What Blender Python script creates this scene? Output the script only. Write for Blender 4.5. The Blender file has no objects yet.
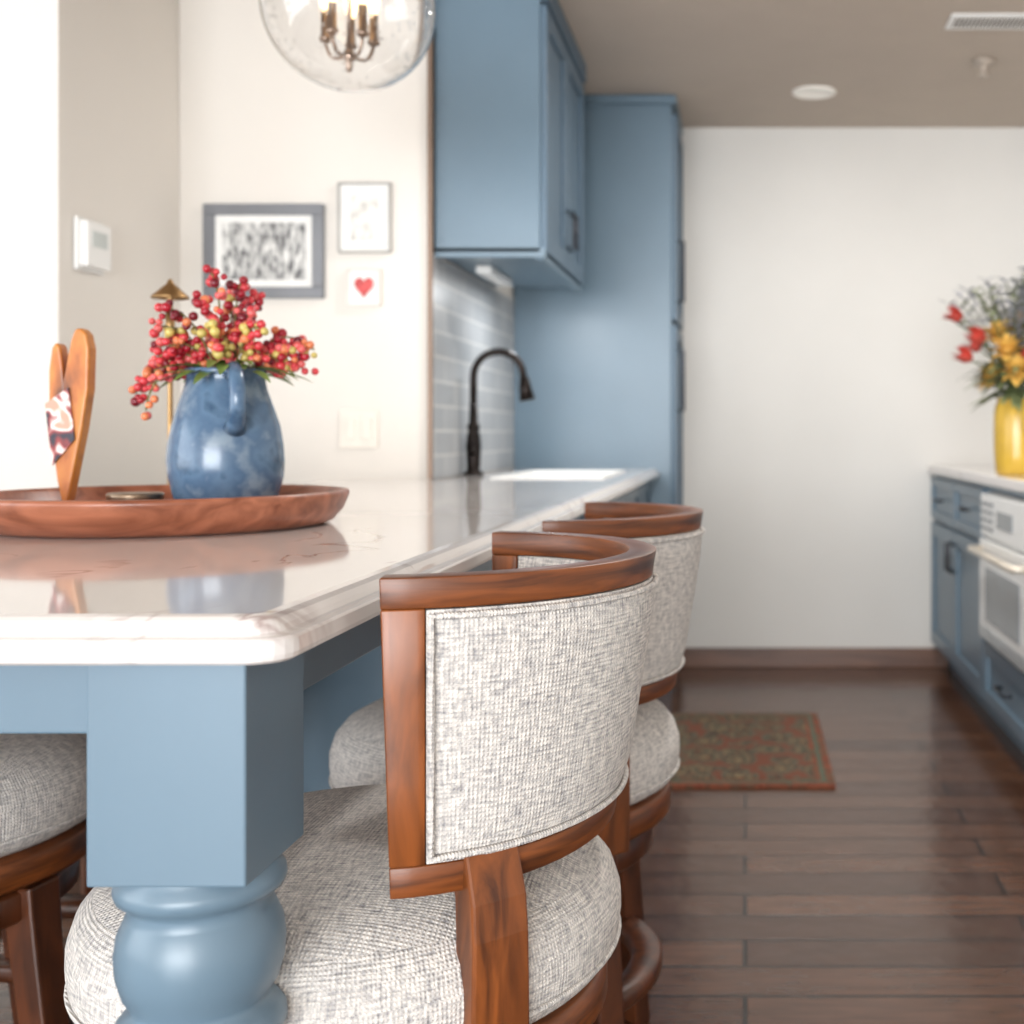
import bpy, bmesh, math, random
from mathutils import Vector, Matrix
random.seed(7)
S = bpy.context.scene
C = S.collection

# ---------------------------------------------------------------- helpers
def lin(c):
    c = c/255.0
    return c/12.92 if c <= 0.04045 else ((c+0.055)/1.055)**2.4
def rgb(r, g, b): return (lin(r), lin(g), lin(b), 1)

def newmat(name):
    m = bpy.data.materials.new(name); m.use_nodes = True
    return m, m.node_tree.nodes, m.node_tree.links, m.node_tree.nodes['Principled BSDF']

def mat(name, col, rough=0.5, metal=0, var=0.06, scale=8, bump=0.0, bscale=60, coat=0, emis=None, es=0, trans=0, spec=0.5):
    m, N, L, b = newmat(name)
    b.inputs['Roughness'].default_value = rough
    b.inputs['Metallic'].default_value = metal
    b.inputs['Coat Weight'].default_value = coat
    b.inputs['Specular IOR Level'].default_value = spec
    b.inputs['Transmission Weight'].default_value = trans
    tc = N.new('ShaderNodeTexCoord')
    nz = N.new('ShaderNodeTexNoise'); nz.inputs['Scale'].default_value = scale
    nz.inputs['Detail'].default_value = 4
    L.new(tc.outputs['Object'], nz.inputs['Vector'])
    rp = N.new('ShaderNodeValToRGB')
    c1 = [max(0, x*(1-var)) for x in col[:3]]+[1]; c2 = [min(1, x*(1+var)) for x in col[:3]]+[1]
    rp.color_ramp.elements[0].color = c1; rp.color_ramp.elements[1].color = c2
    rp.color_ramp.elements[0].position = .3; rp.color_ramp.elements[1].position = .7
    L.new(nz.outputs['Fac'], rp.inputs['Fac']); L.new(rp.outputs['Color'], b.inputs['Base Color'])
    if bump > 0:
        n2 = N.new('ShaderNodeTexNoise'); n2.inputs['Scale'].default_value = bscale
        L.new(tc.outputs['Object'], n2.inputs['Vector'])
        bp = N.new('ShaderNodeBump'); bp.inputs['Strength'].default_value = bump; bp.inputs['Distance'].default_value = .01
        L.new(n2.outputs['Fac'], bp.inputs['Height']); L.new(bp.outputs['Normal'], b.inputs['Normal'])
    if emis:
        b.inputs['Emission Color'].default_value = emis; b.inputs['Emission Strength'].default_value = es
    return m

def wood(name, c1, c2, rough=.3, sc=(3, 3, 40), scale=1.0, coat=.05):
    m, N, L, b = newmat(name)
    b.inputs['Roughness'].default_value = rough; b.inputs['Coat Weight'].default_value = coat
    b.inputs['Coat Roughness'].default_value = .25
    tc = N.new('ShaderNodeTexCoord'); mp = N.new('ShaderNodeMapping'); mp.inputs['Scale'].default_value = sc
    nz = N.new('ShaderNodeTexNoise'); nz.inputs['Scale'].default_value = scale; nz.inputs['Detail'].default_value = 6
    nz.inputs['Distortion'].default_value = .8
    L.new(tc.outputs['Object'], mp.inputs['Vector']); L.new(mp.outputs['Vector'], nz.inputs['Vector'])
    rp = N.new('ShaderNodeValToRGB'); rp.color_ramp.elements[0].color = c1; rp.color_ramp.elements[1].color = c2
    rp.color_ramp.elements[0].position = .32; rp.color_ramp.elements[1].position = .68
    L.new(nz.outputs['Fac'], rp.inputs['Fac']); L.new(rp.outputs['Color'], b.inputs['Base Color'])
    return m

def fabric(name, light, dark, per=.0042):
    m, N, L, b = newmat(name)
    b.inputs['Roughness'].default_value = .95; b.inputs['Specular IOR Level'].default_value = .15
    uv = N.new('ShaderNodeTexCoord')
    def wv(direction):
        w = N.new('ShaderNodeTexWave'); w.wave_type = 'BANDS'; w.bands_direction = direction
        w.inputs['Scale'].default_value = .314/per; w.inputs['Distortion'].default_value = 1.6
        w.inputs['Detail'].default_value = 2; w.inputs['Detail Scale'].default_value = 1.3
        L.new(uv.outputs['UV'], w.inputs['Vector']); return w
    wx = wv('X'); wy = wv('Y')
    def nz(sx, sy, s):
        mp = N.new('ShaderNodeMapping'); mp.inputs['Scale'].default_value = (sx, sy, 1)
        n = N.new('ShaderNodeTexNoise'); n.inputs['Scale'].default_value = s; n.inputs['Detail'].default_value = 2
        L.new(uv.outputs['UV'], mp.inputs['Vector']); L.new(mp.outputs['Vector'], n.inputs['Vector']); return n
    n1 = nz(1, 5, 60); n2 = nz(5, 1, 60)
    mul = N.new('ShaderNodeMath'); mul.operation = 'MULTIPLY'
    L.new(wx.outputs['Fac'], mul.inputs[0]); L.new(wy.outputs['Fac'], mul.inputs[1])
    avg = N.new('ShaderNodeMath'); avg.operation = 'ADD'
    L.new(n1.outputs['Fac'], avg.inputs[0]); L.new(n2.outputs['Fac'], avg.inputs[1])
    rp = N.new('ShaderNodeValToRGB'); rp.color_ramp.elements[0].color = dark; rp.color_ramp.elements[1].color = light
    rp.color_ramp.elements[0].position = .33; rp.color_ramp.elements[1].position = .60
    hf = N.new('ShaderNodeMath'); hf.operation = 'MULTIPLY'; hf.inputs[1].default_value = .5
    L.new(avg.outputs[0], hf.inputs[0]); L.new(hf.outputs[0], rp.inputs['Fac'])
    mx = N.new('ShaderNodeMixRGB'); mx.blend_type = 'MULTIPLY'; mx.inputs['Fac'].default_value = .28
    inv = N.new('ShaderNodeMath'); inv.operation = 'ADD'; inv.inputs[1].default_value = .4
    L.new(mul.outputs[0], inv.inputs[0])
    L.new(rp.outputs['Color'], mx.inputs['Color1']); L.new(inv.outputs[0], mx.inputs['Color2'])
    L.new(mx.outputs['Color'], b.inputs['Base Color'])
    h = N.new('ShaderNodeMath'); h.operation = 'ADD'
    L.new(mul.outputs[0], h.inputs[0]); L.new(avg.outputs[0], h.inputs[1])
    bp = N.new('ShaderNodeBump'); bp.inputs['Strength'].default_value = .7; bp.inputs['Distance'].default_value = .0018
    L.new(h.outputs[0], bp.inputs['Height']); L.new(bp.outputs['Normal'], b.inputs['Normal'])
    return m

def empty(name, loc=(0, 0, 0), rot=0):
    e = bpy.data.objects.new(name, None); C.objects.link(e); e.location = loc; e.rotation_euler = (0, 0, rot)
    e.empty_display_size = .1
    return e

def obj(name, bm, material, parent=None, smooth=False, bevel=0, loc=(0, 0, 0), segs=2, autos=True):
    me = bpy.data.meshes.new(name)
    bmesh.ops.recalc_face_normals(bm, faces=bm.faces)
    if smooth:
        for f in bm.faces: f.smooth = True
    bm.to_mesh(me); bm.free()
    o = bpy.data.objects.new(name, me); C.objects.link(o); o.location = loc
    mats = material if isinstance(material, (list, tuple)) else [material]
    for mm in mats: me.materials.append(mm)
    if parent: o.parent = parent
    if bevel > 0:
        md = o.modifiers.new('bevel', 'BEVEL'); md.width = bevel; md.segments = segs; md.limit_method = 'ANGLE'; md.angle_limit = .6
    return o

def box(bm, x0, x1, y0, y1, z0, z1, mi=0):
    v = [bm.verts.new(p) for p in [(x0,y0,z0),(x1,y0,z0),(x1,y1,z0),(x0,y1,z0),(x0,y0,z1),(x1,y0,z1),(x1,y1,z1),(x0,y1,z1)]]
    for q in [(0,3,2,1),(4,5,6,7),(0,1,5,4),(1,2,6,5),(2,3,7,6),(3,0,4,7)]:
        f = bm.faces.new([v[i] for i in q]); f.material_index = mi
    return v

def boxobj(name, dims, material, parent=None, bevel=0):
    bm = bmesh.new(); box(bm, *dims); return obj(name, bm, material, parent, bevel=bevel)

def lathe(bm, prof, n=48, cx=0, cy=0, cz=0, mi=0):
    uvl = bm.loops.layers.uv.verify()
    rings = []; L = [0]
    for i in range(1, len(prof)):
        L.append(L[-1]+math.dist(prof[i], prof[i-1]))
    for r, z in prof:
        if r < 1e-5: rings.append([bm.verts.new((cx, cy, cz+z))])
        else: rings.append([bm.verts.new((cx+r*math.cos(2*math.pi*k/n), cy+r*math.sin(2*math.pi*k/n), cz+z)) for k in range(n)])
    for i in range(len(rings)-1):
        a, b = rings[i], rings[i+1]
        R = max(prof[i][0], prof[i+1][0])
        dz = abs(prof[i+1][1]-prof[i][1]); dr = abs(prof[i+1][0]-prof[i][0])
        for k in range(n):
            k2 = (k+1) % n
            if len(a) == 1 and len(b) == 1: continue
            if len(a) == 1: vs = [a[0], b[k], b[k2]]; uvs = [(k, L[i]), (k, L[i+1]), (k+1, L[i+1])]
            elif len(b) == 1: vs = [a[k], a[k2], b[0]]; uvs = [(k, L[i]), (k+1, L[i]), (k, L[i+1])]
            else: vs = [a[k], a[k2], b[k2], b[k]]; uvs = [(k, L[i]), (k+1, L[i]), (k+1, L[i+1]), (k, L[i+1])]
            f = bm.faces.new(vs); f.smooth = True; f.material_index = mi
            for lp, u in zip(f.loops, uvs):
                if dr > dz: lp[uvl].uv = (lp.vert.co.x, lp.vert.co.y)
                else: lp[uvl].uv = (u[0]/n*2*math.pi*R, u[1])
    return rings

def tube(bm, pts, rad, n=10, mi=0, closed=False, cap=True):
    pts = [Vector(p) for p in pts]
    m = len(pts)
    rads = rad if isinstance(rad, (list, tuple)) else [rad]*m
    rings = []
    up = None
    for i, p in enumerate(pts):
        if closed: t = pts[(i+1) % m]-pts[i-1]
        else: t = pts[min(i+1, m-1)]-pts[max(i-1, 0)]
        if t.length < 1e-9: t = Vector((0, 0, 1))
        t.normalize()
        if up is None:
            up = Vector((0, 0, 1)) if abs(t.z) < .9 else Vector((1, 0, 0))
        a = up - t*up.dot(t)
        if a.length < 1e-6: a = t.orthogonal()
        a.normalize(); up = a
        b = t.cross(a)
        rings.append([bm.verts.new(p+(a*math.cos(2*math.pi*k/n)+b*math.sin(2*math.pi*k/n))*rads[i]) for k in range(n)])
    rng = m if closed else m-1
    for i in range(rng):
        A, B = rings[i], rings[(i+1) % m]
        for k in range(n):
            f = bm.faces.new([A[k], A[(k+1) % n], B[(k+1) % n], B[k]]); f.smooth = True; f.material_index = mi
    if cap and not closed:
        for rr in (rings[0], rings[-1]):
            f = bm.faces.new(rr); f.material_index = mi

def ball(bm, c, r, sub=2, mi=0, sc=(1, 1, 1)):
    res = bmesh.ops.create_icosphere(bm, subdivisions=sub, radius=r)
    for v in res['verts']:
        v.co = Vector((v.co.x*sc[0], v.co.y*sc[1], v.co.z*sc[2]))+Vector(c)
        for f in v.link_faces: f.smooth = True; f.material_index = mi

def bez(p0, p1, p2, n=8):
    p0, p1, p2 = Vector(p0), Vector(p1), Vector(p2)
    return [(1-t)**2*p0+2*t*(1-t)*p1+t*t*p2 for t in [i/(n-1) for i in range(n)]]

def prism(bm, pts, y0, y1, mi=0):   # polygon in XZ extruded along Y
    a = [bm.verts.new((x, y0, z)) for x, z in pts]; b = [bm.verts.new((x, y1, z)) for x, z in pts]
    n = len(pts)
    for f in (bm.faces.new(a), bm.faces.new(b[::-1])): f.material_index = mi
    for i in range(n):
        f = bm.faces.new([a[i], b[i], b[(i+1) % n], a[(i+1) % n]]); f.material_index = mi

# ---------------------------------------------------------------- materials
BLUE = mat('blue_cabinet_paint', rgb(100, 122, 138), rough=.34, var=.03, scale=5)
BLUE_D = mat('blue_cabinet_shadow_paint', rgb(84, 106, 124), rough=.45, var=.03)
WALL = mat('wall_paint_cream', rgb(225, 220, 213), rough=.85, var=.02, scale=2, bump=.05, bscale=120)
WALLK = mat('wall_paint_kitchen', rgb(223, 220, 215), rough=.8, var=.03, scale=1.5, bump=.05, bscale=120)
CEIL = mat('ceiling_paint', rgb(192, 179, 166), rough=.9, var=.02, bump=.05, bscale=150)
BASEB = wood('baseboard_wood', rgb(82, 54, 42), rgb(116, 82, 64), rough=.4, sc=(3, 30, 30))
STOOLW = wood('stool_wood', rgb(70, 34, 13), rgb(146, 80, 34), rough=.36, sc=(16, 16, 3), scale=2.4)
STOOLR = wood('stool_rail_wood', rgb(70, 34, 13), rgb(136, 74, 32), rough=.38, sc=(4, 4, 40), scale=2.0)
STOOLW2 = wood('stool_wood_dark', rgb(54, 27, 14), rgb(98, 52, 27), rough=.36, sc=(14, 14, 3), scale=2.2)
FAB = fabric('tweed_fabric', rgb(240, 234, 227), rgb(158, 156, 158))
TRAYW = wood('tray_wood', rgb(120, 66, 44), rgb(174, 108, 80), rough=.35, sc=(2, 14, 14), scale=2.5)
BRASS = mat('aged_brass', rgb(160, 128, 88), rough=.38, metal=1, var=.05)
BRONZE = mat('oil_rubbed_bronze', rgb(40, 34, 32), rough=.3, metal=.8, var=.1)
WHITE = mat('white_enamel', rgb(238, 238, 236), rough=.25, var=.01)
PEWTER = mat('pewter_handle', rgb(70, 72, 78), rough=.35, metal=.9)
TRIMM = mat('bronze_trim', rgb(120, 98, 82), rough=.4, metal=.3)

def quartz():
    m, N, L, b = newmat('quartz_countertop')
    b.inputs['Roughness'].default_value = .06
    tc = N.new('ShaderNodeTexCoord')
    n = N.new('ShaderNodeTexNoise'); n.inputs['Scale'].default_value = 2.2; n.inputs['Detail'].default_value = 8
    n.inputs['Distortion'].default_value = 1.6
    L.new(tc.outputs['Object'], n.inputs['Vector'])
    rp = N.new('ShaderNodeValToRGB'); e = rp.color_ramp.elements
    base = rgb(229, 224, 221)
    e[0].position = .488; e[0].color = base; e[1].position = .512; e[1].color = base
    v = rp.color_ramp.elements.new(.5); v.color = rgb(170, 152, 148)
    L.new(n.outputs['Fac'], rp.inputs['Fac'])
    n2 = N.new('ShaderNodeTexNoise'); n2.inputs['Scale'].default_value = 3
    L.new(tc.outputs['Object'], n2.inputs['Vector'])
    r2 = N.new('ShaderNodeValToRGB'); r2.color_ramp.elements[0].position = .46; r2.color_ramp.elements[1].position = .58
    L.new(n2.outputs['Fac'], r2.inputs['Fac'])
    mx = N.new('ShaderNodeMixRGB'); mx.inputs['Color1'].default_value = base
    L.new(r2.outputs['Color'], mx.inputs['Fac']); L.new(rp.outputs['Color'], mx.inputs['Color2'])
    L.new(mx.outputs['Color'], b.inputs['Base Color'])
    return m
QUARTZ = quartz()

def floor_mat():
    m, N, L, b = newmat('hardwood_floor')
    tc = N.new('ShaderNodeTexCoord')
    br = N.new('ShaderNodeTexBrick'); br.offset = .37; br.offset_frequency = 2
    br.inputs['Scale'].default_value = 1; br.inputs['Brick Width'].default_value = .95
    br.inputs['Row Height'].default_value = .125; br.inputs['Mortar Size'].default_value = .0048
    br.inputs['Mortar Smooth'].default_value = .2
    br.inputs['Color1'].default_value = rgb(76, 49, 36); br.inputs['Color2'].default_value = rgb(108, 75, 56)
    br.inputs['Mortar'].default_value = rgb(22, 12, 8)
    L.new(tc.outputs['Object'], br.inputs['Vector'])
    mp = N.new('ShaderNodeMapping'); mp.inputs['Scale'].default_value = (4, 22, 1)
    n = N.new('ShaderNodeTexNoise'); n.inputs['Scale'].default_value = 1.8; n.inputs['Detail'].default_value = 7; n.inputs['Distortion'].default_value = .5
    L.new(tc.outputs['Object'], mp.inputs['Vector']); L.new(mp.outputs['Vector'], n.inputs['Vector'])
    rp = N.new('ShaderNodeValToRGB'); rp.color_ramp.elements[0].color = (.6, .58, .56, 1); rp.color_ramp.elements[1].color = (1.2, 1.16, 1.12, 1)
    rp.color_ramp.elements[0].position = .3; rp.color_ramp.elements[1].position = .7
    L.new(n.outputs['Fac'], rp.inputs['Fac'])
    mx = N.new('ShaderNodeMixRGB'); mx.blend_type = 'MULTIPLY'; mx.inputs['Fac'].default_value = .75
    L.new(br.outputs['Color'], mx.inputs['Color1']); L.new(rp.outputs['Color'], mx.inputs['Color2'])
    L.new(mx.outputs['Color'], b.inputs['Base Color'])
    b.inputs['Roughness'].default_value = .2
    n3 = N.new('ShaderNodeTexNoise'); n3.inputs['Scale'].default_value = 9
    L.new(tc.outputs['Object'], n3.inputs['Vector'])
    ad = N.new('ShaderNodeMath'); ad.operation = 'MULTIPLY_ADD'; ad.inputs[1].default_value = -.8
    L.new(br.outputs['Fac'], ad.inputs[0]); L.new(n3.outputs['Fac'], ad.inputs[2])
    bp = N.new('ShaderNodeBump'); bp.inputs['Strength'].default_value = .4; bp.inputs['Distance'].default_value = .006
    L.new(ad.outputs[0], bp.inputs['Height']); L.new(bp.outputs['Normal'], b.inputs['Normal'])
    return m
FLOOR = floor_mat()

def tile_mat():
    m, N, L, b = newmat('subway_tile')
    tc = N.new('ShaderNodeTexCoord')
    sp = N.new('ShaderNodeSeparateXYZ'); cb = N.new('ShaderNodeCombineXYZ')
    L.new(tc.outputs['Object'], sp.inputs[0]); L.new(sp.outputs['Y'], cb.inputs['X']); L.new(sp.outputs['Z'], cb.inputs['Y'])
    br = N.new('ShaderNodeTexBrick'); br.inputs['Scale'].default_value = 1; br.inputs['Brick Width'].default_value = .26
    br.inputs['Row Height'].default_value = .076; br.inputs['Mortar Size'].default_value = .004
    br.inputs['Color1'].default_value = rgb(172, 174, 176); br.inputs['Color2'].default_value = rgb(156, 159, 162)
    br.inputs['Mortar'].default_value = rgb(200, 199, 196)
    L.new(cb.outputs[0], br.inputs['Vector']); L.new(br.outputs['Color'], b.inputs['Base Color'])
    b.inputs['Roughness'].default_value = .38
    return m
TILE = tile_mat()

def spots_mat(name, cols, scale=30, rough=.6, stretch=(1, 1, 1), vor=False, detail=4):
    m, N, L, b = newmat(name); b.inputs['Roughness'].default_value = rough
    tc = N.new('ShaderNodeTexCoord'); mp = N.new('ShaderNodeMapping'); mp.inputs['Scale'].default_value = stretch
    L.new(tc.outputs['Object'], mp.inputs['Vector'])
    if vor:
        n = N.new('ShaderNodeTexVoronoi'); n.inputs['Scale'].default_value = scale; o = n.outputs['Distance']
    else:
        n = N.new('ShaderNodeTexNoise'); n.inputs['Scale'].default_value = scale; n.inputs['Detail'].default_value = detail; o = n.outputs['Fac']
    L.new(mp.outputs['Vector'], n.inputs['Vector'])
    rp = N.new('ShaderNodeValToRGB'); e = rp.color_ramp.elements
    lo, hi = (.05, .7) if vor else (.34, .66)
    e[0].color = cols[0]; e[0].position = lo; e[1].color = cols[-1]; e[1].position = hi
    for i, c in enumerate(cols[1:-1]):
        x = e.new(lo+(hi-lo)*(i+1)/(len(cols)-1)); x.color = c
    L.new(o, rp.inputs['Fac']); L.new(rp.outputs['Color'], b.inputs['Base Color'])
    return m

# ---------------------------------------------------------------- room
XL, XR, YB, YF, H = -4.2, 1.5, 5.43, -6.0, 2.44
NX = -1.707; NY = 2.985
boxobj('floor', (XL-.1, XR+.1, YF-.1, YB+.1, -.1, 0), FLOOR)
boxobj('ceiling', (XL-.1, XR+.1, YF-.1, YB+.1, H, H+.1), CEIL)
boxobj('wall_back', (-.95, XR+.1, YB, YB+.1, 0, H), WALLK)
boxobj('wall_right', (XR, XR+.1, YF-.1, YB, 0, H), WALLK)
boxobj('wall_partition', (NX, -.952, 3.62, YB+.1, 0, H), WALL)
boxobj('wall_hall', (XL-.1, NX-.001, NY, YB+.1, 0, H), WALL)
bm = bmesh.new()
def wall_with_hole_x(bm, x0, x1, ya, yb, wy0, wy1, wz0, wz1):
    box(bm, x0, x1, ya, wy0, 0, H); box(bm, x0, x1, wy1, yb, 0, H)
    box(bm, x0, x1, wy0, wy1, 0, wz0); box(bm, x0, x1, wy0, wy1, wz1, H)
wall_with_hole_x(bm, XL-.1, XL, YF-.1, NY, -2.6, 1.4, .5, 2.25)
obj('wall_left', bm, WALL)
bm = bmesh.new()
box(bm, XL, -3.6, YF-.1, YF, 0, H); box(bm, 1.2, XR, YF-.1, YF, 0, H)
box(bm, -3.6, 1.2, YF-.1, YF, 0, .2); box(bm, -3.6, 1.2, YF-.1, YF, 2.34, H)
obj('wall_front', bm, WALL)
bm = bmesh.new()
for y in (-2.6, -1.3, .04, 1.34): box(bm, XL-.08, XL-.02, y, y+.06, .5, 2.25)
for z in (.5, 2.19): box(bm, XL-.08, XL-.02, -2.6, 1.4, z, z+.06)
obj('window_1', bm, WHITE)
bm = bmesh.new()
for x in (-3.6, -2.02, -.44, 1.14): box(bm, x, x+.06, YF-.08, YF-.02, .2, 2.34)
for z in (.2, 2.28): box(bm, -3.6, 1.2, YF-.08, YF-.02, z, z+.06)
obj('window_2', bm, WHITE)
boxobj('baseboard_back', (-.298, .918, YB-.018, YB, 0, .088), BASEB, bevel=.004)
boxobj('trim_1', (-.955, -.940, 3.605, 3.619, .916, H-.001), TRIMM)
boxobj('backsplash_tile', (-.950, -.942, 3.626, 4.895, .916, 1.60), TILE)

# ---------------------------------------------------------------- peninsula counter
isl = empty('kitchen_island', (-.6, 2.5, 0))
OX, OY = -.6, 2.5
def P(b):
    for v in b.verts: v.co.x -= OX; v.co.y -= OY
    return b
XE = -.347
poly = [(-1.3, .90)]
rc_ = .034
for i in range(7):
    a = -math.pi/2+math.pi/2*i/6
    poly.append((XE-rc_+rc_*math.cos(a), .90+rc_+rc_*math.sin(a)))
poly += [(XE, 4.895), (-.94, 4.895), (-.94, 3.615), (-1.3, 3.615)]
def offs(poly, d):
    n = len(poly); out = []
    for i in range(n):
        p0, p1, p2 = Vector(poly[i-1]), Vector(poly[i]), Vector(poly[(i+1) % n])
        e1 = (p1-p0).normalized(); e2 = (p2-p1).normalized()
        n1 = Vector((-e1.y, e1.x)); n2 = Vector((-e2.y, e2.x))
        k = (n1+n2); k = k/(1+n1.dot(n2))
        out.append(p1+k*d)
    return out
levels = [(.879, .010), (.8795, .005), (.882, .001), (.886, 0), (.8970, 0), (.8990, .002), (.8998, .008), (.9015, .0105), (.9060, .0125), (.911, .016), (.9138, .021), (.915, .028)]
bm = bmesh.new(); rings = []
for z, d in levels:
    rings.append([bm.verts.new((p.x, p.y, z)) for p in offs(poly, d)])
bm.faces.new(rings[0][::-1]); bm.faces.new(rings[-1])
for i in range(len(rings)-1):
    for k in range(len(poly)):
        k2 = (k+1) % len(poly)
        bm.faces.new([rings[i][k], rings[i][k2], rings[i+1][k2], rings[i+1][k]])
P(bm); top = obj('countertop', bm, QUARTZ, isl)
SX0, SX1, SY0, SY1 = -.80, -.44, 3.75, 4.45
cb = bmesh.new(); box(cb, SX0-OX, SX1-OX, SY0-OY, SY1-OY, .8, 1.0)
cut = obj('cut', cb, QUARTZ, isl)
bpy.context.view_layer.update()
md = top.modifiers.new('cut', 'BOOLEAN'); md.operation = 'DIFFERENCE'; md.object = cut; md.solver = 'EXACT'
dg = bpy.context.evaluated_depsgraph_get()
me2 = bpy.data.meshes.new_from_object(top.evaluated_get(dg))
top.modifiers.clear(); top.data = me2
bpy.data.objects.remove(cut)
def turned_post(cx, cy, name):
    bm = bmesh.new(); box(bm, cx-.062, cx+.062, cy-.062, cy+.062, .702, .879)
    P(bm); obj(name+'_block', bm, BLUE, isl, bevel=.002)
    prof = [(.060, .704), (.062, .697), (.0655, .692), (.0665, .686), (.0645, .680), (.058, .676), (.0545, .670), (.058, .662), (.0635, .649), (.0655, .634), (.0645, .618), (.060, .602),
            (.054, .592), (.053, .587), (.060, .582), (.0655, .575), (.0665, .566), (.062, .557), (.052, .55), (.046, .535), (.043, .51), (.044, .46), (.052, .38), (.060, .30), (.062, .24), (.054, .19), (.044, .165),
            (.046, .155), (.058, .148), (.060, .138), (.056, .128), (.044, .12), (.050, .09), (.058, .06), (.054, .02), (.045, 0), (0, 0)]
    bm = bmesh.new(); lathe(bm, prof, 64, cx, cy); P(bm)
    obj(name+'_turning', bm, BLUE, isl)
turned_post(-.449, .992, 'post')
turned_post(-1.2, .992, 'post_far')
bm = bmesh.new()
box(bm, -1.138, -.511, .955, .975, .815, .879)
box(bm, -.43, -.41, 1.054, 2.9, .815, .879)
box(bm, -1.24, -1.22, 1.054, 2.9, .815, .879)
P(bm); obj('apron', bm, BLUE, isl, bevel=.002)
bm = bmesh.new(); box(bm, -1.22, -.405, 2.9, 3.612, .1, .879); box(bm, -.938, -.405, 3.612, 4.895, .1, .80)
box(bm, -.435, -.405, 3.612, 4.895, .80, .879)
box(bm, -1.1, -.46, 2.93, 3.61, 0, .1); box(bm, -.93, -.46, 3.61, 4.89, 0, .1)
P(bm); obj('base_cabinet', bm, BLUE, isl, bevel=.002)
def shaker_x(bm, xf, s, y0, y1, z0, z1, t=.02, w=.05):
    a, b_ = (xf, xf+s*t) if s > 0 else (xf+s*t, xf)
    box(bm, a, b_, y0, y0+w, z0, z1); box(bm, a, b_, y1-w, y1, z0, z1)
    box(bm, a, b_, y0+w, y1-w, z0, z0+w); box(bm, a, b_, y0+w, y1-w, z1-w, z1)
    a2, b2 = (xf, xf+s*t*.4) if s > 0 else (xf+s*t*.4, xf)
    box(bm, a2, b2, y0+w, y1-w, z0+w, z1-w)
bm = bmesh.new()
ys = [2.92, 3.41, 3.9, 4.4, 4.89]
for i in range(4):
    shaker_x(bm, -.405, 1, ys[i]+.005, ys[i+1]-.005, .12, .68)
    shaker_x(bm, -.405, 1, ys[i]+.005, ys[i+1]-.005, .70, .86, w=.03)
P(bm); obj('cabinet_doors', bm, BLUE, isl, bevel=.0015)
bm = bmesh.new()
for i in range(4):
    c = (ys[i]+ys[i+1])/2
    tube(bm, [(-.385, c-.05, .78), (-.36, c-.05, .78), (-.36, c+.05, .78), (-.385, c+.05, .78)], .005, 6)
P(bm); obj('cabinet_pulls', bm, PEWTER, isl)

snk = empty('kitchen_sink', ((SX0+SX1)/2, (SY0+SY1)/2, .9))
bm = bmesh.new()
hx, hy = (SX1-SX0)/2-.002, (SY1-SY0)/2-.002
w = .012
for a in [(-hx, -hx+w, -hy, hy), (hx-w, hx, -hy, hy), (-hx+w, hx-w, -hy, -hy+w), (-hx+w, hx-w, hy-w, hy)]:
    box(bm, *a, -.09, .020)
box(bm, -hx, hx, -hy, hy, -.098, -.09)
obj('basin', bm, WHITE, snk, bevel=.003)

fc = empty('kitchen_faucet', (-.905, 4.0, .9155))
bm = bmesh.new()
lathe(bm, [(0, 0), (.034, 0), (.034, .006), (.027, .012), (.022, .02), (.024, .06), (.026, .10), (.023, .13), (.018, .15), (.022, .158), (.022, .166), (.015, .175), (.0135, .24), (0, .24)], 24)
pts = [(0, 0, .22), (0, 0, .31)]
for i in range(0, 15):
    a = math.pi - i*math.pi*1.02/14
    pts.append((.083+.083*math.cos(a), 0, .33+.083*math.sin(a)))
tube(bm, pts, .0125, 12)
tube(bm, [(.168, 0, .33), (.172, 0, .295), (.18, 0, .25)], [.015, .021, .027], 14)
tube(bm, [(0, -.02, .07), (.01, -.05, .085), (.02, -.075, .12)], [.008, .006, .005], 8)
obj('spout', bm, BRONZE, fc)

# ---------------------------------------------------------------- upper cabinet
uc = empty('upper_cabinet', (-.775, 4.06, 2.0))
def Q(b, e):
    for v in b.verts: v.co -= e.location
    return b
bm = bmesh.new()
box(bm, -.941, -.622, 3.64, 4.49, 1.605, 2.435)
box(bm, -.941, -.605, 3.64, 3.66, 1.59, 1.62); box(bm, -.64, -.612, 3.66, 4.49, 1.585, 1.604)
Q(bm, uc); obj('carcass', bm, BLUE, uc, bevel=.002)
bm = bmesh.new()
for a, b_ in ((3.645, 4.065), (4.07, 4.488)): shaker_x(bm, -.622, 1, a, b_, 1.61, 2.36, w=.06)
box(bm, -.622, -.595, 3.64, 4.50, 2.37, 2.437)
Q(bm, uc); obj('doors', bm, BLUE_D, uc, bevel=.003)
bm = bmesh.new()
for y in (4.03, 4.105):
    tube(bm, [(-.602, y, 1.68), (-.575, y, 1.68), (-.575, y, 1.80), (-.602, y, 1.80)], .005, 6)
Q(bm, uc); obj('pulls', bm, PEWTER, uc)
ul = empty('under_cabinet_light', (-.85, 4.08, 1.595))
boxobj('housing', (-.025, .025, -.18, .18, -.018, .008), WHITE, ul, bevel=.003)

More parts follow.
